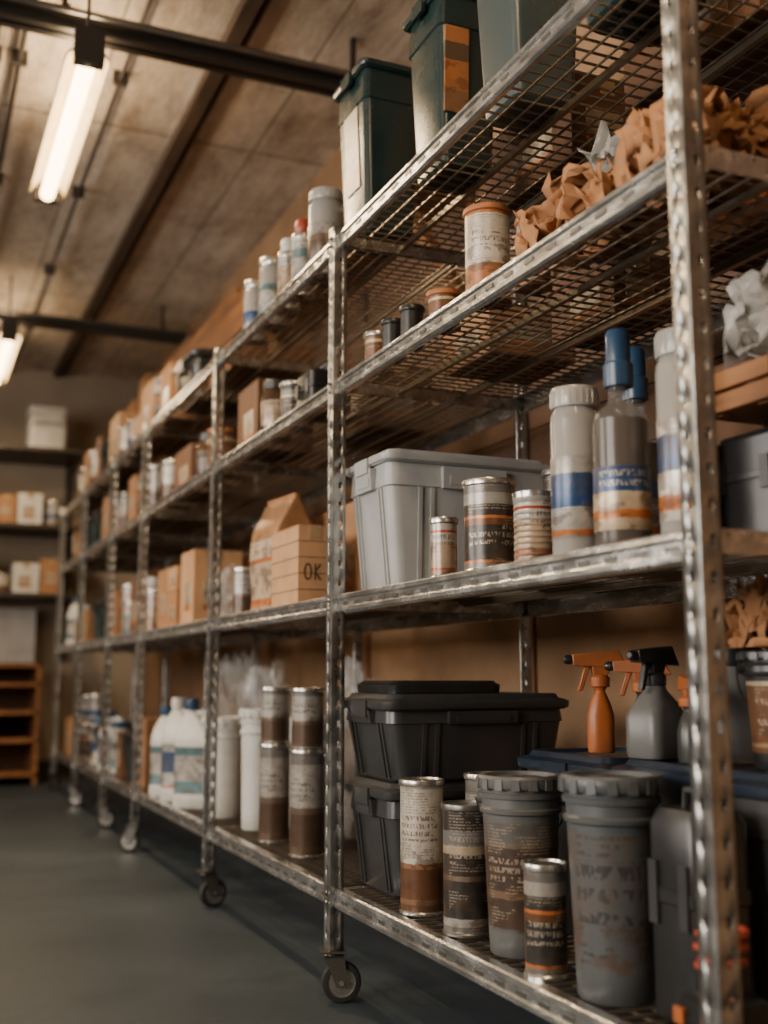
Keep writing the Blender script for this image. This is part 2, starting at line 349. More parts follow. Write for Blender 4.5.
def tote(x0, x1, y0, y1, z, h, body, lidm, name='storage_tote', taper=.88, label=None, lid_t=.035, ribs=True, rot=0):
    cx, cy = (x0+x1)/2, (y0+y1)/2; hx, hy = (x1-x0)/2, (y1-y0)/2
    hx -= .012; hy -= .012
    b = MB(); r = min(hx,hy)*.22; zt = h-lid_t
    def sc(q): return taper+(1-taper)*q
    L = [rr(hx*taper-.008,hy*taper-.008,r,0), rr(hx*taper,hy*taper,r,.008), rr(hx*sc(.5),hy*sc(.5),r,zt*.5), rr(hx*sc(.8),hy*sc(.8),r,zt*.8), rr(hx*sc(.8)+.004,hy*sc(.8)+.004,r,zt*.81), rr(hx-.004,hy-.004,r,zt-.004),
         rr(hx+.004,hy+.004,r,zt-.003), rr(hx+.006,hy+.006,r,zt), rr(hx+.010,hy+.010,r,zt+.001), rr(hx+.012,hy+.012,r,zt+lid_t*.25), rr(hx+.012,hy+.012,r,zt+lid_t*.5), rr(hx+.004,hy+.004,r,zt+lid_t*.62), rr(hx-.006,hy-.006,r,zt+lid_t*.7), rr(hx-.012,hy-.012,r,h), rr(hx-.03,hy-.03,r,h), rr(hx-.034,hy-.034,r,h-.006)]
    b.loft(L, [body]*8+[lidm]*7)
    def slab(side, u0, u1, q0, q1, t, m):
        pts = []
        for q in (q0, q1):
            f = sc(q); zz = zt*q
            if side == 'y': ys = -hy*f; pts += [(u0,ys-t,zz),(u1,ys-t,zz),(u1,ys+.004,zz),(u0,ys+.004,zz)]
            elif side == 'Y': ys = hy*f; pts += [(u0,ys-.004,zz),(u1,ys-.004,zz),(u1,ys+t,zz),(u0,ys+t,zz)]
            elif side == 'x': xs = -hx*f; pts += [(xs-t,u0,zz),(xs+.004,u0,zz),(xs+.004,u1,zz),(xs-t,u1,zz)]
            else: xs = hx*f; pts += [(xs-.004,u0,zz),(xs+t,u0,zz),(xs+t,u1,zz),(xs-.004,u1,zz)]
        b.hexa(pts, m)
    if ribs:
        for side, half in (('y',hx),('Y',hx),('x',hy),('X',hy)):
            slab(side, -half*.38, half*.38, .80, .97, .014, body)
            slab(side, -half*.30, half*.30, .83, .90, .016, lidm)
            for u in (-.62,-.48,.48,.62):
                slab(side, half*u-.005, half*u+.005, .06, .80, .004, body)
    if label:
        side, u0, u1, q0, q1, m = label
        slab(side, u0, u1, q0, q1, .0035, m)
    for sx in (-1, 1):
        b.box(sx*(hx+.012)-.005, sx*(hx+.012)+.005, -hy*.3, hy*.3, zt-.02, zt+lid_t*.55, lidm)
    return b.finish(name, (cx,cy,z), rot, bevel=0)
def cardboard(x0, x1, y0, y1, z, h, m=None, label=True, rot=0, name='cardboard_box', stamp=False):
    m = m or CARD
    b = MB(); cx, cy = (x0+x1)/2, (y0+y1)/2; hx, hy = (x1-x0)/2, (y1-y0)/2
    b.box(-hx,hx,-hy,hy,0,h-.003,m)
    b.box(-hx-.0008,-.002,-hy-.0008,hy+.0008,h-.003,h,m); b.box(.002,hx+.0008,-hy-.0008,hy+.0008,h-.003,h,m)
    b.box(-.02,.02,-hy-.0016,hy+.0016,h-.04,h+.0008,TAPE)
    if label:
        b.box(-hx-.0015,-hx+.001,-hy*.6,hy*.35,h*.2,h*.6,L_FLAT)
        b.box(-hx*.6,hx*.4,-hy-.0015,-hy+.001,h*.18,h*.6,L_FLAT)
    if stamp:
        for k in range(4):
            zz = h*(.2+.2*k); b.box(-hx-.0018,-hx+.001,-hy,hy,zz-.001,zz+.001,INK); b.box(-hx,hx,-hy-.0018,-hy+.001,zz-.001,zz+.001,INK)
        def stroke(u0, z0, u1, z1):
            du, dz = u1-u0, z1-z0; l = math.hypot(du, dz); nx, nz = -dz/l*.0025, du/l*.0025
            q = [(u0+nx,z0+nz),(u0-nx,z0-nz),(u1-nx,z1-nz),(u1+nx,z1+nz)]
            b.hexa([(u,-hy-.002,z) for u, z in q]+[(u,-hy+.001,z) for u, z in q], INK)
        w = hx*.9; zc = h*.42; s = h*.10
        oc = -w*.48; pts = [(oc+w*.22*math.cos(i*math.pi/5), zc+s*math.sin(i*math.pi/5)) for i in range(11)]
        for i in range(10): stroke(*pts[i], *pts[i+1])
        kc = 0; stroke(kc, zc-s, kc, zc+s); stroke(kc, zc, kc+w*.36, zc+s); stroke(kc, zc, kc+w*.36, zc-s)
    return b.finish(name, (cx,cy,z), rot, bevel=.002)
def crate(x0, x1, y0, y1, z, h, m=None, name='wooden_crate'):
    m = m or WOOD
    b = MB(); cx, cy = (x0+x1)/2, (y0+y1)/2; hx, hy = (x1-x0)/2, (y1-y0)/2
    n = max(2, int(h/.07)); g = h/n
    for i in range(n):
        za, zb = i*g+.003, (i+1)*g-.003
        b.box(-hx,-hx+.012,-hy,hy,za,zb,m); b.box(hx-.012,hx,-hy,hy,za,zb,m)
        b.box(-hx+.012,hx-.012,-hy,-hy+.012,za,zb,m); b.box(-hx+.012,hx-.012,hy-.012,hy,za,zb,m)
    for sx in (-1,1):
        for sy in (-1,1):
            b.box(sx*(hx-.026)-.014,sx*(hx-.026)+.014,sy*(hy-.026)-.014,sy*(hy-.026)+.014,0,h,m)
    b.box(-hx+.012,hx-.012,-hy+.012,hy-.012,.003,.012,m)
    return b.finish(name, (cx,cy,z), 0, bevel=.002)
def crumple(name, x, y, z, sx, sy, sz, m, seed=0, amp=.35, sub=5, freq=2.4, fine=.5):
    bm = bmesh.new(); bmesh.ops.create_icosphere(bm, subdivisions=sub, radius=1)
    off = Vector((seed*3.1, seed*1.7, seed*.9))
    for v in bm.verts:
        p = v.co.copy()
        d = 1 + amp*noise.noise(p*freq*.6+off)
        rdg = 0; f = freq; a = amp*.8
        for _ in range(4):
            rdg += a*(.6-2*abs(noise.noise(p*f+off*2))); f *= 2.0; a *= fine
        q = p*max(.25, d+rdg)
        v.co = Vector((q.x*sx, q.y*sy, max(q.z*sz+sz*.6, 0)))
    me = bpy.data.meshes.new(name); bm.to_mesh(me); bm.free(); me.materials.append(m)
    for p in me.polygons: p.use_smooth = True
    o = bpy.data.objects.new(name, me); scene.collection.objects.link(o); o.location = (x,y,z)
    me.set_sharp_from_angle(angle=rad(24))
    return o
def sheet_heap(x, y, z, sx, sy, sz, seed, mat=None, name='crumpled_kraft_paper', count=16, w0=.035, w1=.075):
    rr_ = random.Random(seed); b = MB(); mat = mat or PAPER
    for s in range(count):
        n = 9; cx, cy = rr_.uniform(-sx,sx)*.75, rr_.uniform(-sy,sy)*.75
        q = 1-(abs(cx)/sx+abs(cy)/sy)/2; cz = rr_.uniform(.12,.75)*sz*q*1.3
        w = rr_.uniform(w0,w1); M = Matrix.Translation((cx,cy,cz)) @ Matrix.Rotation(rr_.uniform(0,6.28),4,'Z') @ Matrix.Rotation(rr_.uniform(-1.2,1.2),4,'X') @ Matrix.Rotation(rr_.uniform(-.8,.8),4,'Y')
        base = len(b.v); o = Vector((s*2.3, seed, 0))
        for i in range(n+1):
            for j in range(n+1):
                u, v = i/n*2-1, j/n*2-1
                p = Vector((u*w*(1+.3*noise.noise(Vector((v*3,s,seed)))), v*w*(1+.3*noise.noise(Vector((u*3,s+5,seed)))), 0))
                f = noise.noise(Vector((u*1.6,v*1.6,0))+o)*.05 + (.5-abs(noise.noise(Vector((u*3.5,v*3.5,0))+o)))*.03 + .04*(u*u)
                p.z = f; p = M @ p
                p.x = max(-sx, min(sx, p.x)); p.y = max(-sy, min(sy, p.y)); p.z = max(.001+.0006*s, p.z)
                b.v.append(tuple(p))
        for i in range(n):
            for j in range(n):
                a = base+i*(n+1)+j; b.face([a,a+1,a+n+2,a+n+1], mat, True)
    return b.finish(name, (x,y,z), 0, solid=.0012, ang=25)
def paper_sack(x0, x1, y0, y1, z, h, m):
    b = MB(); cx, cy = (x0+x1)/2, (y0+y1)/2; hx, hy = (x1-x0)/2, (y1-y0)/2
    L = []
    for i in range(9):
        q = i/8; w = 1 - .08*math.sin(q*9); t = 1 if q < .75 else 1-(q-.75)*2.8
        L.append(rr(hx*w*t, hy*(1+.04*math.sin(q*7)), .012, h*q))
    L.append(rr(hx*.12, hy*1.02, .002, h*1.01)); L.append(rr(hx*.12, hy*1.02, .002, h*1.06))
    b.loft(L, [m]*8+[PAPER]*2)
    return b.finish('paper_sack', (cx,cy,z), .1)
def spray_bottle(x, y, z, h, body, head, rot, r=.042):
    b = MB()
    b.loft([rr(r,r*.8,.02,0), rr(r*1.05,r*.85,.02,.01), rr(r*1.05,r*.85,.02,h*.36), rr(r*.8,r*.7,.02,h*.48), rr(r*.4,r*.4,.015,h*.60), rr(.016,.016,.015,h*.66)], [body]*5)
    b.lathe([(.001,h*.64),(.02,h*.64),(.021,h*.73),(.015,h*.76),(.001,h*.76)], head, 16)
    b.hexa([(-.014,-.010,h*.74),(.014,-.010,h*.74),(.014,.010,h*.74),(-.014,.010,h*.74),(-.018,-.012,h*.86),(.024,-.012,h*.86),(.024,.012,h*.86),(-.018,.012,h*.86)], head)
    b.hexa([(-.055,-.013,h*.85),(.058,-.014,h*.82),(.058,.014,h*.82),(-.055,.013,h*.85),(-.057,-.011,h*.96),(.038,-.014,h),(.038,.014,h),(-.057,.011,h*.96)], head)
    b.hexa([(-.030,-.006,h*.86),(-.018,-.006,h*.86),(-.018,.006,h*.86),(-.030,.006,h*.86),(-.046,-.006,h*.60),(-.036,-.006,h*.60),(-.036,.006,h*.60),(-.046,.006,h*.60)], head)
    b.lathe([(.001,0),(.009,0),(.010,.010),(.007,.018),(.001,.018)], P_BLACK, 12, Matrix.Translation((-.055,0,h*.91)) @ Matrix.Rotation(rad(-90),4,'Y'))
    return b.finish('spray_bottle', (x,y,z), rot, bevel=.002)
def tool_case(x0, x1, y0, y1, z, h, m, hm):
    b = MB(); cx, cy = (x0+x1)/2, (y0+y1)/2; hx, hy = (x1-x0)/2, (y1-y0)/2
    b.loft([rr(hx-.006,hy-.006,.012,0), rr(hx,hy,.015,.006), rr(hx,hy,.015,h*.55), rr(hx+.003,hy+.003,.015,h*.56), rr(hx+.003,hy+.003,.015,h*.62), rr(hx,hy,.015,h*.63), rr(hx,hy,.015,h*.93), rr(hx-.01,hy-.01,.012,h)], m)
    for u in (-.65,.65): b.box(-hx-.006,-hx+.002,hy*u-.01,hy*u+.01,h*.45,h*.75,hm)
    b.tube([(0,-hy*.5,h-.003),(0,-hy*.45,h+.025),(0,hy*.45,h+.025),(0,hy*.5,h-.003)], .006, hm)
    return b.finish('tool_case', (cx,cy,z), 0)
def cord_coil(x, y, z, r, m):
    b = MB(); pts = []
    for i in range(150):
        t = i/149*2*math.pi*6; q = i/149
        pts.append((math.cos(t)*(r+.006*math.sin(t*.37)), math.sin(t)*(r+.006*math.cos(t*.53)), .006+q*.05))
    b.tube(pts, .0048, m, 8); return b.finish('extension_cord', (x,y,z), 0)

# ------------------------------------------------------------------ room shell
XR, XL, YB, YF, ZC = 1.78, -3.4, 9.3, -2.8, 3.27
def m_floor():
    m, nt, b = new_mat('concrete_floor')
    tc = N(nt, 'ShaderNodeTexCoord').outputs['Object']
    f = noise_tex(nt, tc, 1.1, 8, .62); g = noise_tex(nt, tc, 30, 4, .7)
    c = ramp(nt, f, [(.3, (.020,.030,.038)), (.55, (.038,.053,.064)), (.75, (.075,.091,.101))])
    c = mixc(nt, .5, c, ramp(nt, g, [(.3,(.5,.5,.5)),(.7,(1,1,1))]), 'MULTIPLY')
    nt.links.new(c, b.inputs['Base Color'])
    r = math_n(nt, 'ADD', math_n(nt, 'MULTIPLY', f, .6), .2); nt.links.new(r, b.inputs['Roughness'])
    b.inputs['Specular IOR Level'].default_value = .45
    bump(nt, b, g, .2, .002); return m
def m_ceil():
    m, nt, b = new_mat('painted_plaster_ceiling')
    tc = N(nt, 'ShaderNodeTexCoord').outputs['Object']
    s = N(nt, 'ShaderNodeSeparateXYZ'); nt.links.new(tc, s.inputs[0])
    f = noise_tex(nt, mapping(nt, tc, (2.6,.7,1)), 1.8, 10, .78)
    c = ramp(nt, f, [(.32, (.22,.165,.12)), (.45, (.44,.355,.27)), (.56, (.60,.50,.39)), (.70, (.74,.66,.55))])
    st = ramp(nt, noise_tex(nt, tc, 1.3, 8, .75), [(.53,(0,0,0)),(.64,(1,1,1))])
    c = mixc(nt, math_n(nt, 'MULTIPLY', st, .5), c, (.20,.135,.085))
    pl = ramp(nt, noise_tex(nt, mapping(nt, tc, (1.3,.8,1)), 1.9, 7, .7), [(.60,(0,0,0)),(.66,(1,1,1))])
    c = mixc(nt, math_n(nt, 'MULTIPLY', pl, .6), c, (.78,.72,.63))
    fx = math_n(nt, 'FRACT', math_n(nt, 'ADD', math_n(nt, 'MULTIPLY', s.outputs[0], 2.6), .35))
    seam = math_n(nt, 'LESS_THAN', fx, .035)
    fy = math_n(nt, 'FRACT', math_n(nt, 'MULTIPLY', s.outputs[1], .41))
    seam = math_n(nt, 'MAXIMUM', seam, math_n(nt, 'LESS_THAN', fy, .008))
    c = mixc(nt, math_n(nt, 'MULTIPLY', seam, .6), c, (.10,.065,.04))
    nt.links.new(c, b.inputs['Base Color']); b.inputs['Roughness'].default_value = .8
    bump(nt, b, noise_tex(nt, mapping(nt, tc, (6,2,1)), 2, 8, .7), .6, .015); return m
WALLP = m_plain('painted_plaster', (.37,.295,.215), .85, 0, .4, 1.5, (.16,.11,.075))
PLY = m_wood('tan_wall_panel', (.25,.14,.07), (.36,.21,.11), .75, (1.2,.8,1.2))
FLOORM, CEILM = m_floor(), m_ceil()
def slab(name, x0,x1,y0,y1,z0,z1, m):
    b = MB(); b.box(x0,x1,y0,y1,z0,z1,m); return b.finish(name)
slab('floor', XL-.1,XR+.1,YF-.1,YB+.1,-.1,0,FLOORM)
slab('ceiling', XL-.1,XR+.1,YF-.1,YB+.1,ZC,ZC+.1,CEILM)
slab('wall_right', XR,XR+.1,YF,YB,0,ZC,PLY)
slab('wall_back', XL,XR,YB,YB+.1,0,ZC,WALLP)
slab('wall_front', XL,XR,YF-.1,YF,0,ZC,WALLP)
wl = MB(); wins = [(-.6,2.0),(3.2,5.8)]; WZ0, WZ1 = 1.15, 2.75
ys = [YF] + [v for w in wins for v in w] + [YB]
for i in range(0, len(ys), 2): wl.box(XL-.1,XL,ys[i],ys[i+1],0,ZC,WALLP)
for a, c in wins: wl.box(XL-.1,XL,a,c,0,WZ0,WALLP); wl.box(XL-.1,XL,a,c,WZ1,ZC,WALLP)
wl.finish('wall_left')
GL, gnt, gb = new_mat('frosted_window'); gb.inputs['Base Color'].default_value=(.8,.85,.9,1)
gb.inputs['Emission Color'].default_value=(1,.95,.88,1); gb.inputs['Emission Strength'].default_value=1.2
for i, (a, c) in enumerate(wins):
    w = MB(); w.box(XL-.07,XL-.05,a,c,WZ0,WZ1,GL)
    for k in range(5):
        yy = a+(c-a)*k/4; w.box(XL-.08,XL+.0,max(a,yy-.025),min(c,yy+.025),WZ0,WZ1,DARKSTEEL)
    for zz in (WZ0+.025,(WZ0+WZ1)/2,WZ1-.025): w.box(XL-.08,XL+.0,a,c,zz-.025,zz+.025,DARKSTEEL)
    w.finish('window_%d' % (i+1))
tr = MB()
for i in range(9):
    yy = YF+.5+i*1.32
    if yy < YB-.1: tr.box(XR-.012,XR,yy-.02,yy+.02,0,1.06,WOODY)
tr.box(XR-.03,XR,YF,YB,1.02,1.08,WOODY)
tr.finish('trim_1')
# brown boarding on the upper part of the right wall
tr = MB(); zz = 1.085
while zz < 2.40:
    tr.box(XR-.022,XR,YF,YB,zz,zz+.146,WOODW); zz += .15
for i in range(9):
    yy = YF+.5+i*1.32
    if yy < YB-.1: tr.box(XR-.035,XR-.02,yy-.035,yy+.035,1.085,2.43,WOODD)
tr.finish('trim_2')
slab('baseboard_back', XL,XR,YB-.02,YB,0,.12,DARKSTEEL)
def beam_x(y, z, t=.04, hgt=.06):
    b = MB()
    b.box(XL,XR,y-t,y+t,z+hgt/2-.010,z+hgt/2,DARKSTEEL); b.box(XL,XR,y-t,y+t,z-hgt/2,z-hgt/2+.010,DARKSTEEL); b.box(XL,XR,y-.008,y+.008,z-hgt/2,z+hgt/2,DARKSTEEL)
    b.tube([(XL,y-.07,z+.02),(XL+2,y-.07,z+.02),(XR,y-.07,z+.02)], .012, TIN_D, 8)
    for i in range(5):
        xx = XL+.5+i*1.1; b.box(xx-.01,xx+.01,y-.01,y+.01,z+hgt/2,ZC,DARKSTEEL); b.box(xx-.012,xx+.012,y-.085,y+.02,z+hgt/2,z+hgt/2+.006,DARKSTEEL)
    return b.finish('steel_beam')
beam_x(3.80,3.055); beam_x(7.3,3.055); beam_x(.4,3.055)
for xx in (1.05,-1.1):
    b = MB(); b.box(xx-.03,xx+.03,YF,YB,ZC-.05,ZC,WOODD); b.box(xx+.05,xx+.065,YF,YB,ZC-.03,ZC,WOODD); b.finish('ceiling_joist')
for xx, rr_ in ((.30,.012),(.20,.012),(-.05,.022),(.70,.009)):
    b = MB(); b.tube([(xx,YF,ZC-.04),(xx,2,ZC-.04),(xx,YB,ZC-.04)], rr_, DARKSTEEL, 10)
    for i in range(10): b.box(xx-.03,xx+.03,YF+1.2*i,YF+1.2*i+.03,ZC-.045-rr_,ZC,DARKSTEEL)
    b.finish('ceiling_conduit')

# ------------------------------------------------------------------ lamps
TUBE, tnt, tb = new_mat('fluorescent_tube'); tb.inputs['Emission Color'].default_value=(1,.73,.38,1)
tb.inputs['Emission Strength'].default_value = 15
ENAM = m_plain('white_enamel', (.62,.50,.33), .4, 0, .3)
def tube_lamp(x, y0, y1, z, power=22, ceil_fill=7):
    e = empty('fluorescent_lamp', (x,(y0+y1)/2,z)); L = (y1-y0)/2
    b = MB()
    b.box(-.03,.03,-L,L,.03,.070,ENAM)
    b.hexa([(-.078,-L,-.02),(-.073,-L,-.02),(-.073,L,-.02),(-.078,L,-.02),(-.034,-L,.034),(-.028,-L,.034),(-.028,L,.034),(-.034,L,.034)], ENAM)
    b.hexa([(.073,-L,-.02),(.078,-L,-.02),(.078,L,-.02),(.073,L,-.02),(.028,-L,.034),(.034,-L,.034),(.034,L,.034),(.028,L,.034)], ENAM)
    for s in (-1,1):
        b.box(-.05,.05,s*L-.02,s*L+.02,-.045,.08,DARKSTEEL)
        b.box(-.012,.012,s*(L-.05)-.03,s*(L-.05)+.03,.07,.11,DARKSTEEL)
        b.tube([(0,s*(L-.05),.07),(0,s*(L-.05),ZC-z)], .007, DARKSTEEL, 6)
    b.finish('housing', parent=e)
    t = MB()
    M = Matrix.Rotation(rad(-90),4,'X')
    t.lathe([(.001,-L+.02),(.028,-L+.02),(.030,-L+.03),(.030,L-.03),(.028,L-.02),(.001,L-.02)], TUBE, 20, Matrix.Translation((0,0,-.022)) @ M)
    t.finish('tube', parent=e)
    for zz, en, rx in ((-.065, power, 0), (.085, ceil_fill, math.pi)):  # downward light of the tube, then an added upward fill brightening the ceiling
        ld = bpy.data.lights.new('tube_and_fill_light','AREA'); ld.shape='RECTANGLE'; ld.size=.1; ld.size_y=L*1.9; ld.energy=en; ld.color=(1,.73,.43)
        lo = bpy.data.objects.new('tube_and_fill_light', ld); scene.collection.objects.link(lo); lo.parent=e; lo.location=(0,0,zz); lo.rotation_euler=(rx,0,0)
tube_lamp(.47, 3.64, 4.84, 2.88, 36, 10)
tube_lamp(.50, 7.05, 8.25, 2.88, 28, 5)
tube_lamp(.47, .2, 1.4, 2.88, 16, 5)
tube_lamp(-1.9, 1.5, 2.7, 2.88, 12, 9)
tube_lamp(-1.9, 5.2, 6.4, 2.88, 14, 9)

# ------------------------------------------------------------------ shelving row
POSTS = [1.207, 2.623, 3.83, 5.13, 6.0, 7.06, 8.07]
SZ = [.266, .978, 1.540, 1.935]   # deck top heights
X0, X1 = 1.0, 1.545
PB, PT = .122, 1.955
def post(b, x, y, sx):
    pitch, hh, hw = .050, .016, .0085
    for axis in (0, 1):
        w = .038 if axis == 1 else .034
        us = [0, w/2-hw/2+.002, w/2+hw/2+.002, w]
        def P(u, z):
            return (x, y+u, z) if axis == 1 else (x+sx*u, y, z)
        zs = [PB]; z = PB+.03
        while z+hh < PT-.01: zs += [z, z+hh]; z += pitch
        zs.append(PT)
        for q in range(len(zs)-1):
            hole = q % 2 == 1
            for k in range(3):
                if hole and k == 1: continue
                i = len(b.v); b.v += [P(us[k],zs[q]),P(us[k+1],zs[q]),P(us[k+1],zs[q+1]),P(us[k],zs[q+1])]
                b.face([i,i+1,i+2,i+3], GALVP)
def caster(parent, x, y, rot):
    b = MB()
    b.box(-.03,.03,-.03,.03,PB-.004,PB,TIN_D)
    b.lathe([(.001,PB-.004),(.02,PB-.004),(.022,PB-.010),(.016,PB-.014),(.001,PB-.014)], TIN_D, 18)
    for s in (-1,1):
        b.hexa([(.010,s*.018-.0015,.038),(.038,s*.018-.0015,.038),(.038,s*.018+.0015,.038),(.010,s*.018+.0015,.038),(-.020,s*.018-.0015,PB-.012),(.028,s*.018-.0015,PB-.012),(.028,s*.018+.0015,PB-.012),(-.020,s*.018+.0015,PB-.012)], TIN_D)
    b.box(-.02,.028,-.0195,.0195,PB-.016,PB-.011,TIN_D)
    M = Matrix.Translation((.022,0,.048)) @ Matrix.Rotation(rad(90),4,'X')
    b.lathe([(.001,-.008),(.012,-.012),(.014,-.009),(.031,-.009),(.034,-.013),(.045,-.012),(.048,-.006),(.048,.006),(.045,.012),(.034,.013),(.031,.009),(.014,.009),(.012,.012),(.001,.008)], [TIN]*3+[P_GREY]+[RUBBER]*5+[P_GREY]+[TIN]*3, 36, M)
    b.lathe([(.001,-.022),(.006,-.022),(.006,.022),(.001,.022)], TIN, 10, M)
    b.finish('caster', (x,y,0), rot, parent=parent)
nb = len(POSTS)-1
CR_ = [0, -18, 8, 150, -20, -35, 10, -15]
for i in range(nb):
    ya, yb = POSTS[i], POSTS[i+1]
    e = empty('wire_shelving_unit', (0,0,0))
    ends = [ya, yb] if i == nb-1 else [ya]
    b = MB()
    for yy in ends:
        post(b, X0-.014, yy, 1); post(b, X1+.014, yy, -1)
    b.finish('posts', solid=.003, parent=e, weld=True)
    b = MB()
    for yy in ends:
        for xx in (X0, X1): b.box(xx-.012,xx+.012,yy+.004,yy+.032,PB,PB+.02,TIN_D)
    for zt in SZ:
        y0, y1 = ya+.004, yb-.002
        for s, xx in ((1, X0), (-1, X1)):
            q = 1.15
            prof = [(0,0),(-.004,-.003),(-.005,-.010),(-.001,-.014),(-.001,-.026),(-.005,-.030),(-.005,-.037),(0,-.041),(.012,-.041),(.012,-.038),(.003,-.036),(.003,-.003),(.022,-.003),(.022,0)]
            L = [[(xx+s*px, yy, zt+.002+pz*q) for px, pz in prof] for yy in (y0, y1)]
            b.loft(L, GALV, sm=False)
        for yy in (y0+.002, y1-.006):
            b.box(X0+.01, X1-.01, yy, yy+.004, zt-.034, zt, GALV)
        yy = y0+.06
        while yy < y1-.04:
            b.box(X0-.0030, X0, yy, yy+.030, zt-.026, zt-.019, TIN_D); yy += .075
        for yq in (ya+.019, yb+.019):
            for zq in (zt-.012, zt-.034):
                b.lathe([(.001,0),(.006,0),(.0045,.004),(.001,.005)], TIN, 8, Matrix.Translation((X0-.0165,yq,zq)) @ Matrix.Rotation(rad(-90),4,'Y'))
        for q in (.33,.66):
            xq = X0+(X1-X0)*q; b.box(xq-.006,xq+.006,y0,y1,zt-.022,zt-.0085,WIRE)
        w = .0019
        n = int((y1-y0)/.034)
        for k in range(n+1):
            yy = y0+.01+(y1-y0-.02)*k/n; b.box(X0+.004,X1-.004,yy-w,yy+w,zt-.0045,zt-.0003,WIRE)
        for k in range(1, 14):
            xq = X0+(X1-X0)*k/14; b.box(xq-w,xq+w,y0,y1,zt-.0085,zt-.0045,WIRE)
    b.finish('decks', parent=e, ang=30)
    for j, yy in enumerate(ends):
        for xx in (X0, X1): caster(e, xx, yy+.02, rad(CR_[i+j]))

E = .001
ZB, ZM, Z3, ZT = [z+E for z in SZ]
# ---- near bay : bottom
tote(1.04,1.525,2.40,2.70, ZB,.262, P_DARK,P_DARK)
tote(1.03,1.535,2.38,2.71, ZB+.263,.205, P_DARK,P_DARK)
b = MB(); b.loft([rr(.15,.12,.03,0),rr(.152,.122,.03,.02),rr(.145,.115,.03,.024),rr(.14,.11,.03,.03),rr(.12,.09,.03,.03)], P_BLACK); b.finish('storage_tote_lid', (1.22,2.56,ZB+.469))
paint_can(1.075,2.29,ZB,.050,.285,L_WB, TIN)
paint_can(1.19,2.21,ZB,.045,.30,L_GREY, P_BLACK)
paint_can(1.075,2.075,ZB,.051,.255,L_DKSIL, TIN_D, TIN_D)
bucket(1.10,1.90,ZB,.075,.325,P_GREY,L_BUCK,P_GREY)
paint_can(1.05,1.735,ZB,.039,.19,L_ORBL, TIN_D)
bucket(1.09,1.585,ZB,.077,.350,P_BGREY,L_BUCK2,P_BGREY, bail=False)
tool_case(1.08,1.19,1.37,1.48,ZB,.31,P_BLACK,P_DARK)
tool_case(1.03,1.13,1.27,1.36,ZB,.07,P_BLACK,P_ORANGE)
cord_coil(1.08,1.315,ZB+.10,.030,P_RED)
tote(1.22,1.51,1.80,2.14, ZB,.355, P_DARK,P_NAVY)
tote(1.21,1.52,1.30,1.78, ZB,.36, P_DARK,P_NAVY)
spray_bottle(1.31,1.935,ZB+.357,.205,P_ORANGE,P_ORANGE,rad(-22),.026)
spray_bottle(1.36,1.86,ZB+.357,.19,P_DARK,P_ORANGE,rad(-38),.027)
spray_bottle(1.29,1.725,ZB+.361,.205,P_GREY,P_BLACK,rad(15),.048)
round_container(1.40,1.64,ZB+.361,.05,.20,P_GREY,P_BLACK,body=P_GREY)
spray_bottle(1.27,1.60,ZB+.361,.15,P_DARK,P_ORANGE,rad(60),.028)
bucket(1.33,1.44,ZB+.361,.060,.19,P_BLACK,L_BROWN,P_DARK)
sheet_heap(1.33,1.44,ZB+.553,.065,.065,.08,33,count=9)
crate(1.42,1.52,2.18,2.34,ZB,.30)
# middle
tote(1.035,1.52,2.40,2.69, ZM,.345, P_LGREY,P_LGREY, lid_t=.03)
paint_can(1.06,2.14,ZM,.031,.135,L_CREAM)
paint_can(1.08,1.97,ZM,.055,.19,L_ORBL, TIN)
ribbed_can(1.07,1.775,ZM,.042,.135,L_CREAM)
paint_can(1.18,1.83,ZM,.052,.195,L_DKSIL, P_BLACK, TIN_D)
clear_canister(1.07,1.635,ZM,.044,.30,L_WBLUE,FROST,.80)
jar_bottle(1.08,1.515,ZM,.0465,.375,.235,L_GLASS,P_BLUE,liq=.93,nf=.40)
clear_canister(1.125,1.405,ZM,.043,.345,L_WBLUEOR,FROST,.85)
jar_bottle(1.22,1.66,ZM,.045,.40,.25,L_WBLUE,P_BLUE,nf=.40)
paint_can(1.29,1.76,ZM,.06,.20,L_GREY)
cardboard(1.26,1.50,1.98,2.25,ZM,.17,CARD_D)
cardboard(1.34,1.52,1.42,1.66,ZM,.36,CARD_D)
tool_case(1.17,1.33,1.25,1.40,ZM,.17,P_BLACK,P_BLACK); crate(1.15,1.36,1.24,1.40,ZM+.202,.07)
sheet_heap(1.25,1.31,ZM+.274,.07,.06,.14,52,FILM,'plastic_bag',9)
# third
paint_can(1.075,1.955,Z3,.049,.20,L_RUSTW, RUST, RUST)
paint_can(1.12,1.845,Z3,.036,.145,L_CREAM, RUST, RUST)
paint_can(1.07,2.15,Z3,.038,.085,L_BROWN, RUST, RUST)
paint_can(1.065,2.31,Z3,.030,.10,P_BLACK, P_BLACK, P_BLACK); paint_can(1.065,2.42,Z3,.030,.10,P_BLACK, P_BLACK, P_BLACK)
paint_can(1.07,2.53,Z3,.035,.10,L_BROWN, P_ORANGE)
sheet_heap(1.12,1.62,Z3,.085,.16,.14,4,count=26)
sheet_heap(1.14,1.37,Z3,.10,.11,.17,9,count=24)
sheet_heap(1.25,1.76,Z3+.02,.06,.08,.28,61,FILM,'plastic_bag',16,.04,.08)
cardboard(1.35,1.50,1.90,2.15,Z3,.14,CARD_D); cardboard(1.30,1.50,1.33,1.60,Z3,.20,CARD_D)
cardboard(1.24,1.48,2.25,2.50,Z3,.12,CARD)
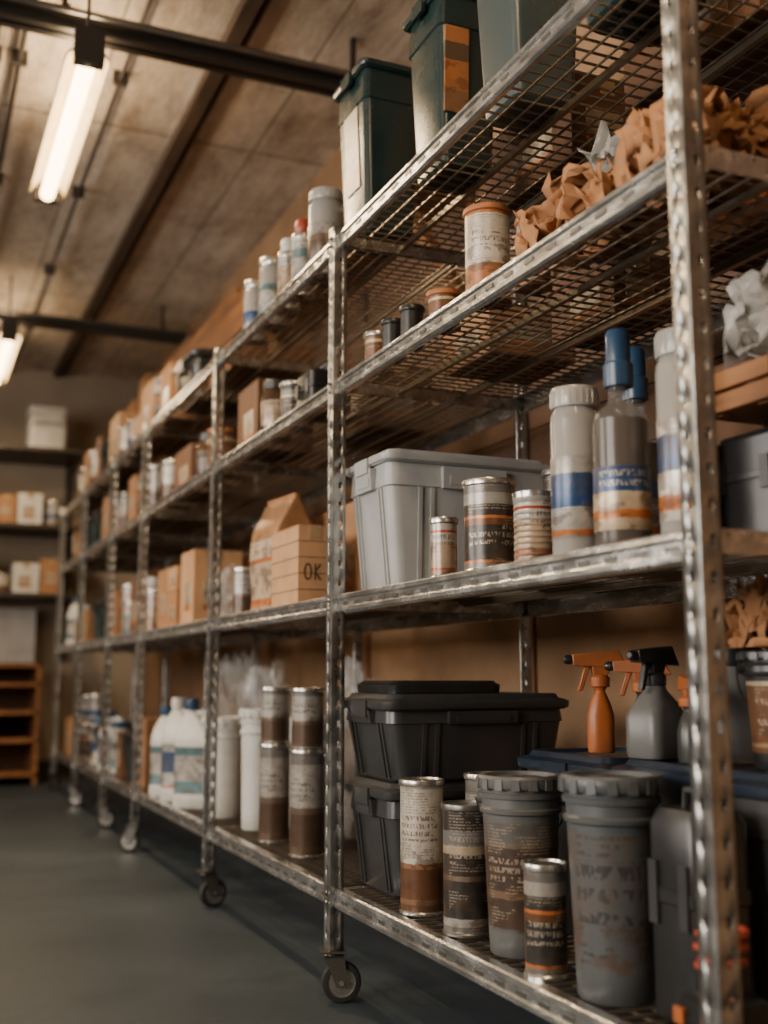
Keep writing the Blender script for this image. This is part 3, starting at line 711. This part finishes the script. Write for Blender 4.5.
# top bins
tote(1.05,1.250,2.59,2.83, ZT+.022,.49, P_TEAL,P_TEAL,'plastic_bin',.80,('x',-.05,.045,.30,.80,L_BIN),.03,False)
tote(1.05,1.235,2.13,2.34, ZT+.004,.45, P_TEAL,P_TEAL,'plastic_bin',.82,('y',-.066,-.005,.30,.80,L_FLATO),.03,False)
tote(1.05,1.25,1.80,2.00, ZT+.004,.42, P_TEALG,P_TEALG,'plastic_bin',.82,None,.03,False)
tote(1.05,1.27,1.40,1.62, ZT+.004,.30, P_TEAL,P_TEAL,'plastic_bin',.82,None,.03,False)
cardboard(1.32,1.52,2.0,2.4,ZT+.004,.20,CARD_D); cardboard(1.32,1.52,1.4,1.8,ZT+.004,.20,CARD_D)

# ---- second bay (2.623 - 3.83)
paint_can(1.10,3.12,ZB,.052,.300,L_GREY); paint_can(1.10,3.12,ZB+.301,.050,.175,L_GREY)
paint_can(1.10,3.43,ZB,.050,.30,L_GREY); paint_can(1.10,3.43,ZB+.301,.048,.175,L_GREY)
paint_can(1.19,3.27,ZB,.045,.27,L_BROWN); paint_can(1.23,3.46,ZB,.05,.30,L_GREY)
bucket(1.14,3.73,ZB,.062,.40,P_WHITE,P_WHITE,P_WHITE,taper=.9,bail=False)
bucket(1.30,3.70,ZB,.08,.37,P_WHITE,P_WHITE,P_WHITE,bail=False)
tote(1.24,1.52,2.80,3.18,ZB,.40,P_DARK,P_DARK)
crumple('plastic_bag',1.40,3.45,ZB,.07,.12,.30,CLEAR,15,.5)
cardboard(1.04,1.145,3.05,3.30,ZM,.235,CARD2,False,stamp=True)
paper_sack(1.06,1.20,3.36,3.58,ZM,.36,L_BAG)
cardboard(1.25,1.5,3.05,3.5,ZM,.33,CARD)
paint_can(1.08,3.74,ZM,.04,.17,L_GREY); spray_can(1.13,3.65,ZM,.028,.20,L_BLUE,P_WHITE)
cardboard(1.2,1.5,2.72,2.98,ZM,.16,CARD_D)
mason_jar(1.08,3.40,Z3,.050,.19,L_CREAM,P_BLACK); paint_can(1.08,3.22,Z3,.045,.14,L_DKSIL,P_BLACK); tool_case(1.05,1.18,2.98,3.12,Z3,.13,P_BLACK,P_GREY)
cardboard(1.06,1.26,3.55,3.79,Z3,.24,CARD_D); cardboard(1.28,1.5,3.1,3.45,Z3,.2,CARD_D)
clear_canister(1.09,2.97,ZT,.055,.27,L_GREY,FROST,.75)
spray_can(1.08,3.15,ZT,.038,.25,L_BLUE,P_RED); spray_can(1.08,3.29,ZT,.038,.24,L_CREAM,P_WHITE)
clear_canister(1.08,3.46,ZT,.047,.235,L_BLUE,TIN,.7); clear_canister(1.08,3.66,ZT,.042,.22,L_WBLUE,TIN,.7)
# ---- third bay (3.83 - 5.13)
jug(1.10,4.42,ZB,.17,.42,L_BLUE,P_WHITE,P_BLUE); jug(1.10,4.66,ZB,.17,.42,L_WBLUE,P_WHITE,P_WHITE); jug(1.10,4.88,ZB,.17,.38,L_BLUE,P_WHITE,P_BLUE)
crumple('plastic_bag',1.34,4.30,ZB,.10,.14,.32,CLEAR,21,.5); crumple('plastic_bag',1.35,4.72,ZB,.10,.17,.32,CLEAR,22,.5)
bucket(1.12,4.10,ZB,.08,.36,P_WHITE,P_WHITE,P_WHITE,bail=False)
cardboard(1.05,1.25,4.36,4.58,ZM,.30,CARD2); cardboard(1.05,1.2,4.66,4.86,ZM,.16,CARD); cardboard(1.05,1.19,4.67,4.83,ZM+.162,.10,CARD2); cardboard(1.06,1.3,4.88,5.08,ZM,.27,CARD)
crumple('plastic_bag',1.15,4.12,ZM,.07,.12,.12,CLEAR,31)
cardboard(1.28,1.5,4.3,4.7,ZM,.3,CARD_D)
paint_can(1.09,4.1,Z3,.06,.17,L_BROWN,RUST,RUST); mason_jar(1.10,4.32,Z3,.06,.20,L_DKSIL,P_BLACK); cardboard(1.06,1.26,4.5,4.8,Z3,.2,CARD_D); paint_can(1.09,4.95,Z3,.06,.2,L_GREY)
tote(1.04,1.4,4.45,4.85,ZT,.21,P_BLACK,P_BLACK); cardboard(1.05,1.25,4.9,5.1,ZT,.26,CARD)
cardboard(1.08,1.4,3.95,4.3,ZT,.10,WOOD,False)

# ---- far bays filled with mixed stock
def fill(ya, yb, z, hmax, level):
    y = ya+.07
    while y < yb-.12:
        t = R.random()
        if t < .32:
            r = R.uniform(.05,.07); h = min(R.uniform(.16,.28), hmax)
            paint_can(1.10,y+r,z,r,h,R.choice(LABELS)); 
            if R.random() < .4 and h*2 < hmax: paint_can(1.10,y+r,z+h+.001,r*.96,h*.8,R.choice(LABELS))
            y += 2*r+.02
        elif t < .68:
            w = R.uniform(.16,.3); h = min(R.uniform(.15,.34), hmax)
            w = min(w, yb-.05-y)
            if w < .08: break
            cardboard(1.05,1.05+R.uniform(.2,.35),y,y+w,z,h,R.choice([CARD,CARD2,CARD_D])); y += w+.02
        elif t < .78:
            r = R.uniform(.05,.06); round_container(1.10,y+r,z,r,min(.27,hmax),R.choice([L_BLUE,L_WBLUE,L_WB]),R.choice([P_WHITE,P_BLUE])); y += 2*r+.03
        elif t < .88 and hmax > .3:
            jug(1.10,y+.09,z,.16,.32,R.choice([L_BLUE,L_WBLUE]),P_WHITE,P_BLUE); y += .2
        else:
            w = min(.3, yb-.05-y)
            if w < .15: break
            tote(1.04,1.45,y,y+w,z,min(.24,hmax),R.choice([P_DARK,P_BLACK,P_TEAL]),P_BLACK); y += w+.02
for i in range(3, nb):
    for z, hm, lv in ((ZB,.5,0),(ZM,.4,1),(Z3,.28,2),(ZT,.32,3)):
        fill(POSTS[i], POSTS[i+1], z, hm, lv)

# ---- timber ledge with lumber above the shelving
b = MB()
for k in range(3): b.box(XR-.36+k*.12,XR-.36+k*.12+.11,3.2,9.0,2.50,2.535,WOODY)
b.box(XR-.37,XR-.34,3.2,9.0,2.43,2.50,WOODY)
for yy in (3.3,4.9,6.1,7.3,8.5): b.box(XR-.35,XR-.03,yy,yy+.05,2.43,2.50,WOODY); b.hexa([(XR-.07,yy,2.1),(XR-.04,yy,2.1),(XR-.04,yy+.05,2.1),(XR-.07,yy+.05,2.1),(XR-.34,yy,2.43),(XR-.28,yy,2.43),(XR-.28,yy+.05,2.43),(XR-.34,yy+.05,2.43)],WOODY)
b.finish('timber_wall_shelf')
b = MB(); zz = 2.536
for lay in range(5):
    xx = XR-.34
    while xx < XR-.10:
        w = R.choice([.05,.09]); ya = R.uniform(3.25,3.9)+(.8*(lay-1) if lay > 1 else 0); L_ = R.uniform(2.0,3.4)
        b.box(xx,xx+w-.004,ya,min(ya+L_,6.9),zz,zz+.042,R.choice([WOOD,WOODY])); xx += w
    zz += .044
b.finish('lumber_stack')
for ya, w, h in ((7.0,.35,.2),(7.45,.3,.3),(7.9,.4,.22)): cardboard(XR-.34,XR-.06,ya,ya+w,2.536,h,CARD)
# ---- back wall storage
b = MB(); BX0, BX1, BY0, BY1 = -1.6, .95, 8.55, 9.1
for xx in (BX0,-.75,.1,BX1-.03): b.box(xx,xx+.03,BY0,BY1,0,.87,WOOD)
for zz in (.06,.30,.50,.70,.84): b.box(BX0,BX1,BY0,BY1,zz,zz+.03,WOOD)
b.box(BX0,BX1,BY1-.02,BY1,0,.87,CARD_D)
b.finish('wooden_cabinet', bevel=.003)
slab('white_backboard', BX0,BX1,BY1+.01,BY1+.03,.88,1.30,P_WHITE)
b = MB()
for zz in (1.36,1.88,2.47): b.box(BX0,BX1+.25,BY0+.1,BY1+.18,zz,zz+.03,DARKSTEEL)
for xx in (BX0,-.3,BX1+.2): b.box(xx,xx+.04,BY1+.13,BY1+.18,.9,2.50,DARKSTEEL)
b.finish('steel_wall_shelf')
R2 = random.Random(5)
for zz, hm in ((1.391,.36),(1.911,.36)):
    x = BX0+.1
    while x < BX1-.0:
        w = R2.uniform(.10,.19)
        if R2.random() < .62: cardboard(x,x+w,BY0+.15,BY1,zz,R2.uniform(.13,hm),R2.choice([CARD,P_RED,CARD_D,P_RED,P_WHITE,P_NAVY,P_LGREY]))
        else: paint_can(x+w/2,BY0+.27,zz,min(w/2,.1),R2.uniform(.14,.26),R2.choice(LABELS))
        x += w+.012
for x in (-1.1,-.3,.35): cardboard(x,x+.3,BY0+.05,BY1-.05,.331,.15,CARD_D)
b = MB(); b.loft([rr(.13,.12,.03,0),rr(.14,.13,.035,.01),rr(.14,.13,.035,.24),rr(.13,.12,.035,.27),rr(.145,.135,.035,.275),rr(.145,.135,.035,.33),rr(.13,.12,.03,.345),rr(.11,.10,.03,.345)], P_WHITE)
b.tube([(-.10,-.13,.2),(-.09,-.17,.2),(.09,-.17,.2),(.10,-.13,.2)], .008, P_LGREY); b.finish('white_storage_tub', (.94,8.87,2.501))

# ------------------------------------------------------------------ lights
def area(name, loc, rot, sx, sy, en, col):
    l = bpy.data.lights.new(name,'AREA'); l.shape='RECTANGLE'; l.size=sx; l.size_y=sy; l.energy=en; l.color=col
    o = bpy.data.objects.new(name,l); scene.collection.objects.link(o); o.location=loc; o.rotation_euler=rot; return o
for (a, c), en in zip(wins, (140, 100)):
    l = area('window_daylight', (XL+.03,(a+c)/2,(WZ0+WZ1)/2), (0,rad(-90),0), WZ1-WZ0, c-a, en, (1.0,.93,.83))
    l.data.spread = rad(140)
wd = bpy.data.worlds.new('world'); scene.world = wd; wd.use_nodes = True
wd.node_tree.nodes['Background'].inputs[0].default_value = (.35,.42,.5,1); wd.node_tree.nodes['Background'].inputs[1].default_value = .3

# ------------------------------------------------------------------ camera
cd = bpy.data.cameras.new('camera'); cam = bpy.data.objects.new('camera', cd); scene.collection.objects.link(cam)
cd.sensor_width = 36; cd.lens = 39.16; cd.clip_start = .05
cam.location = (0,0,.777); cam.rotation_euler = (rad(98.38), 0, rad(-23.26))
cd.dof.use_dof = True; cd.dof.focus_distance = 2.35; cd.dof.aperture_fstop = 1.8
scene.camera = cam
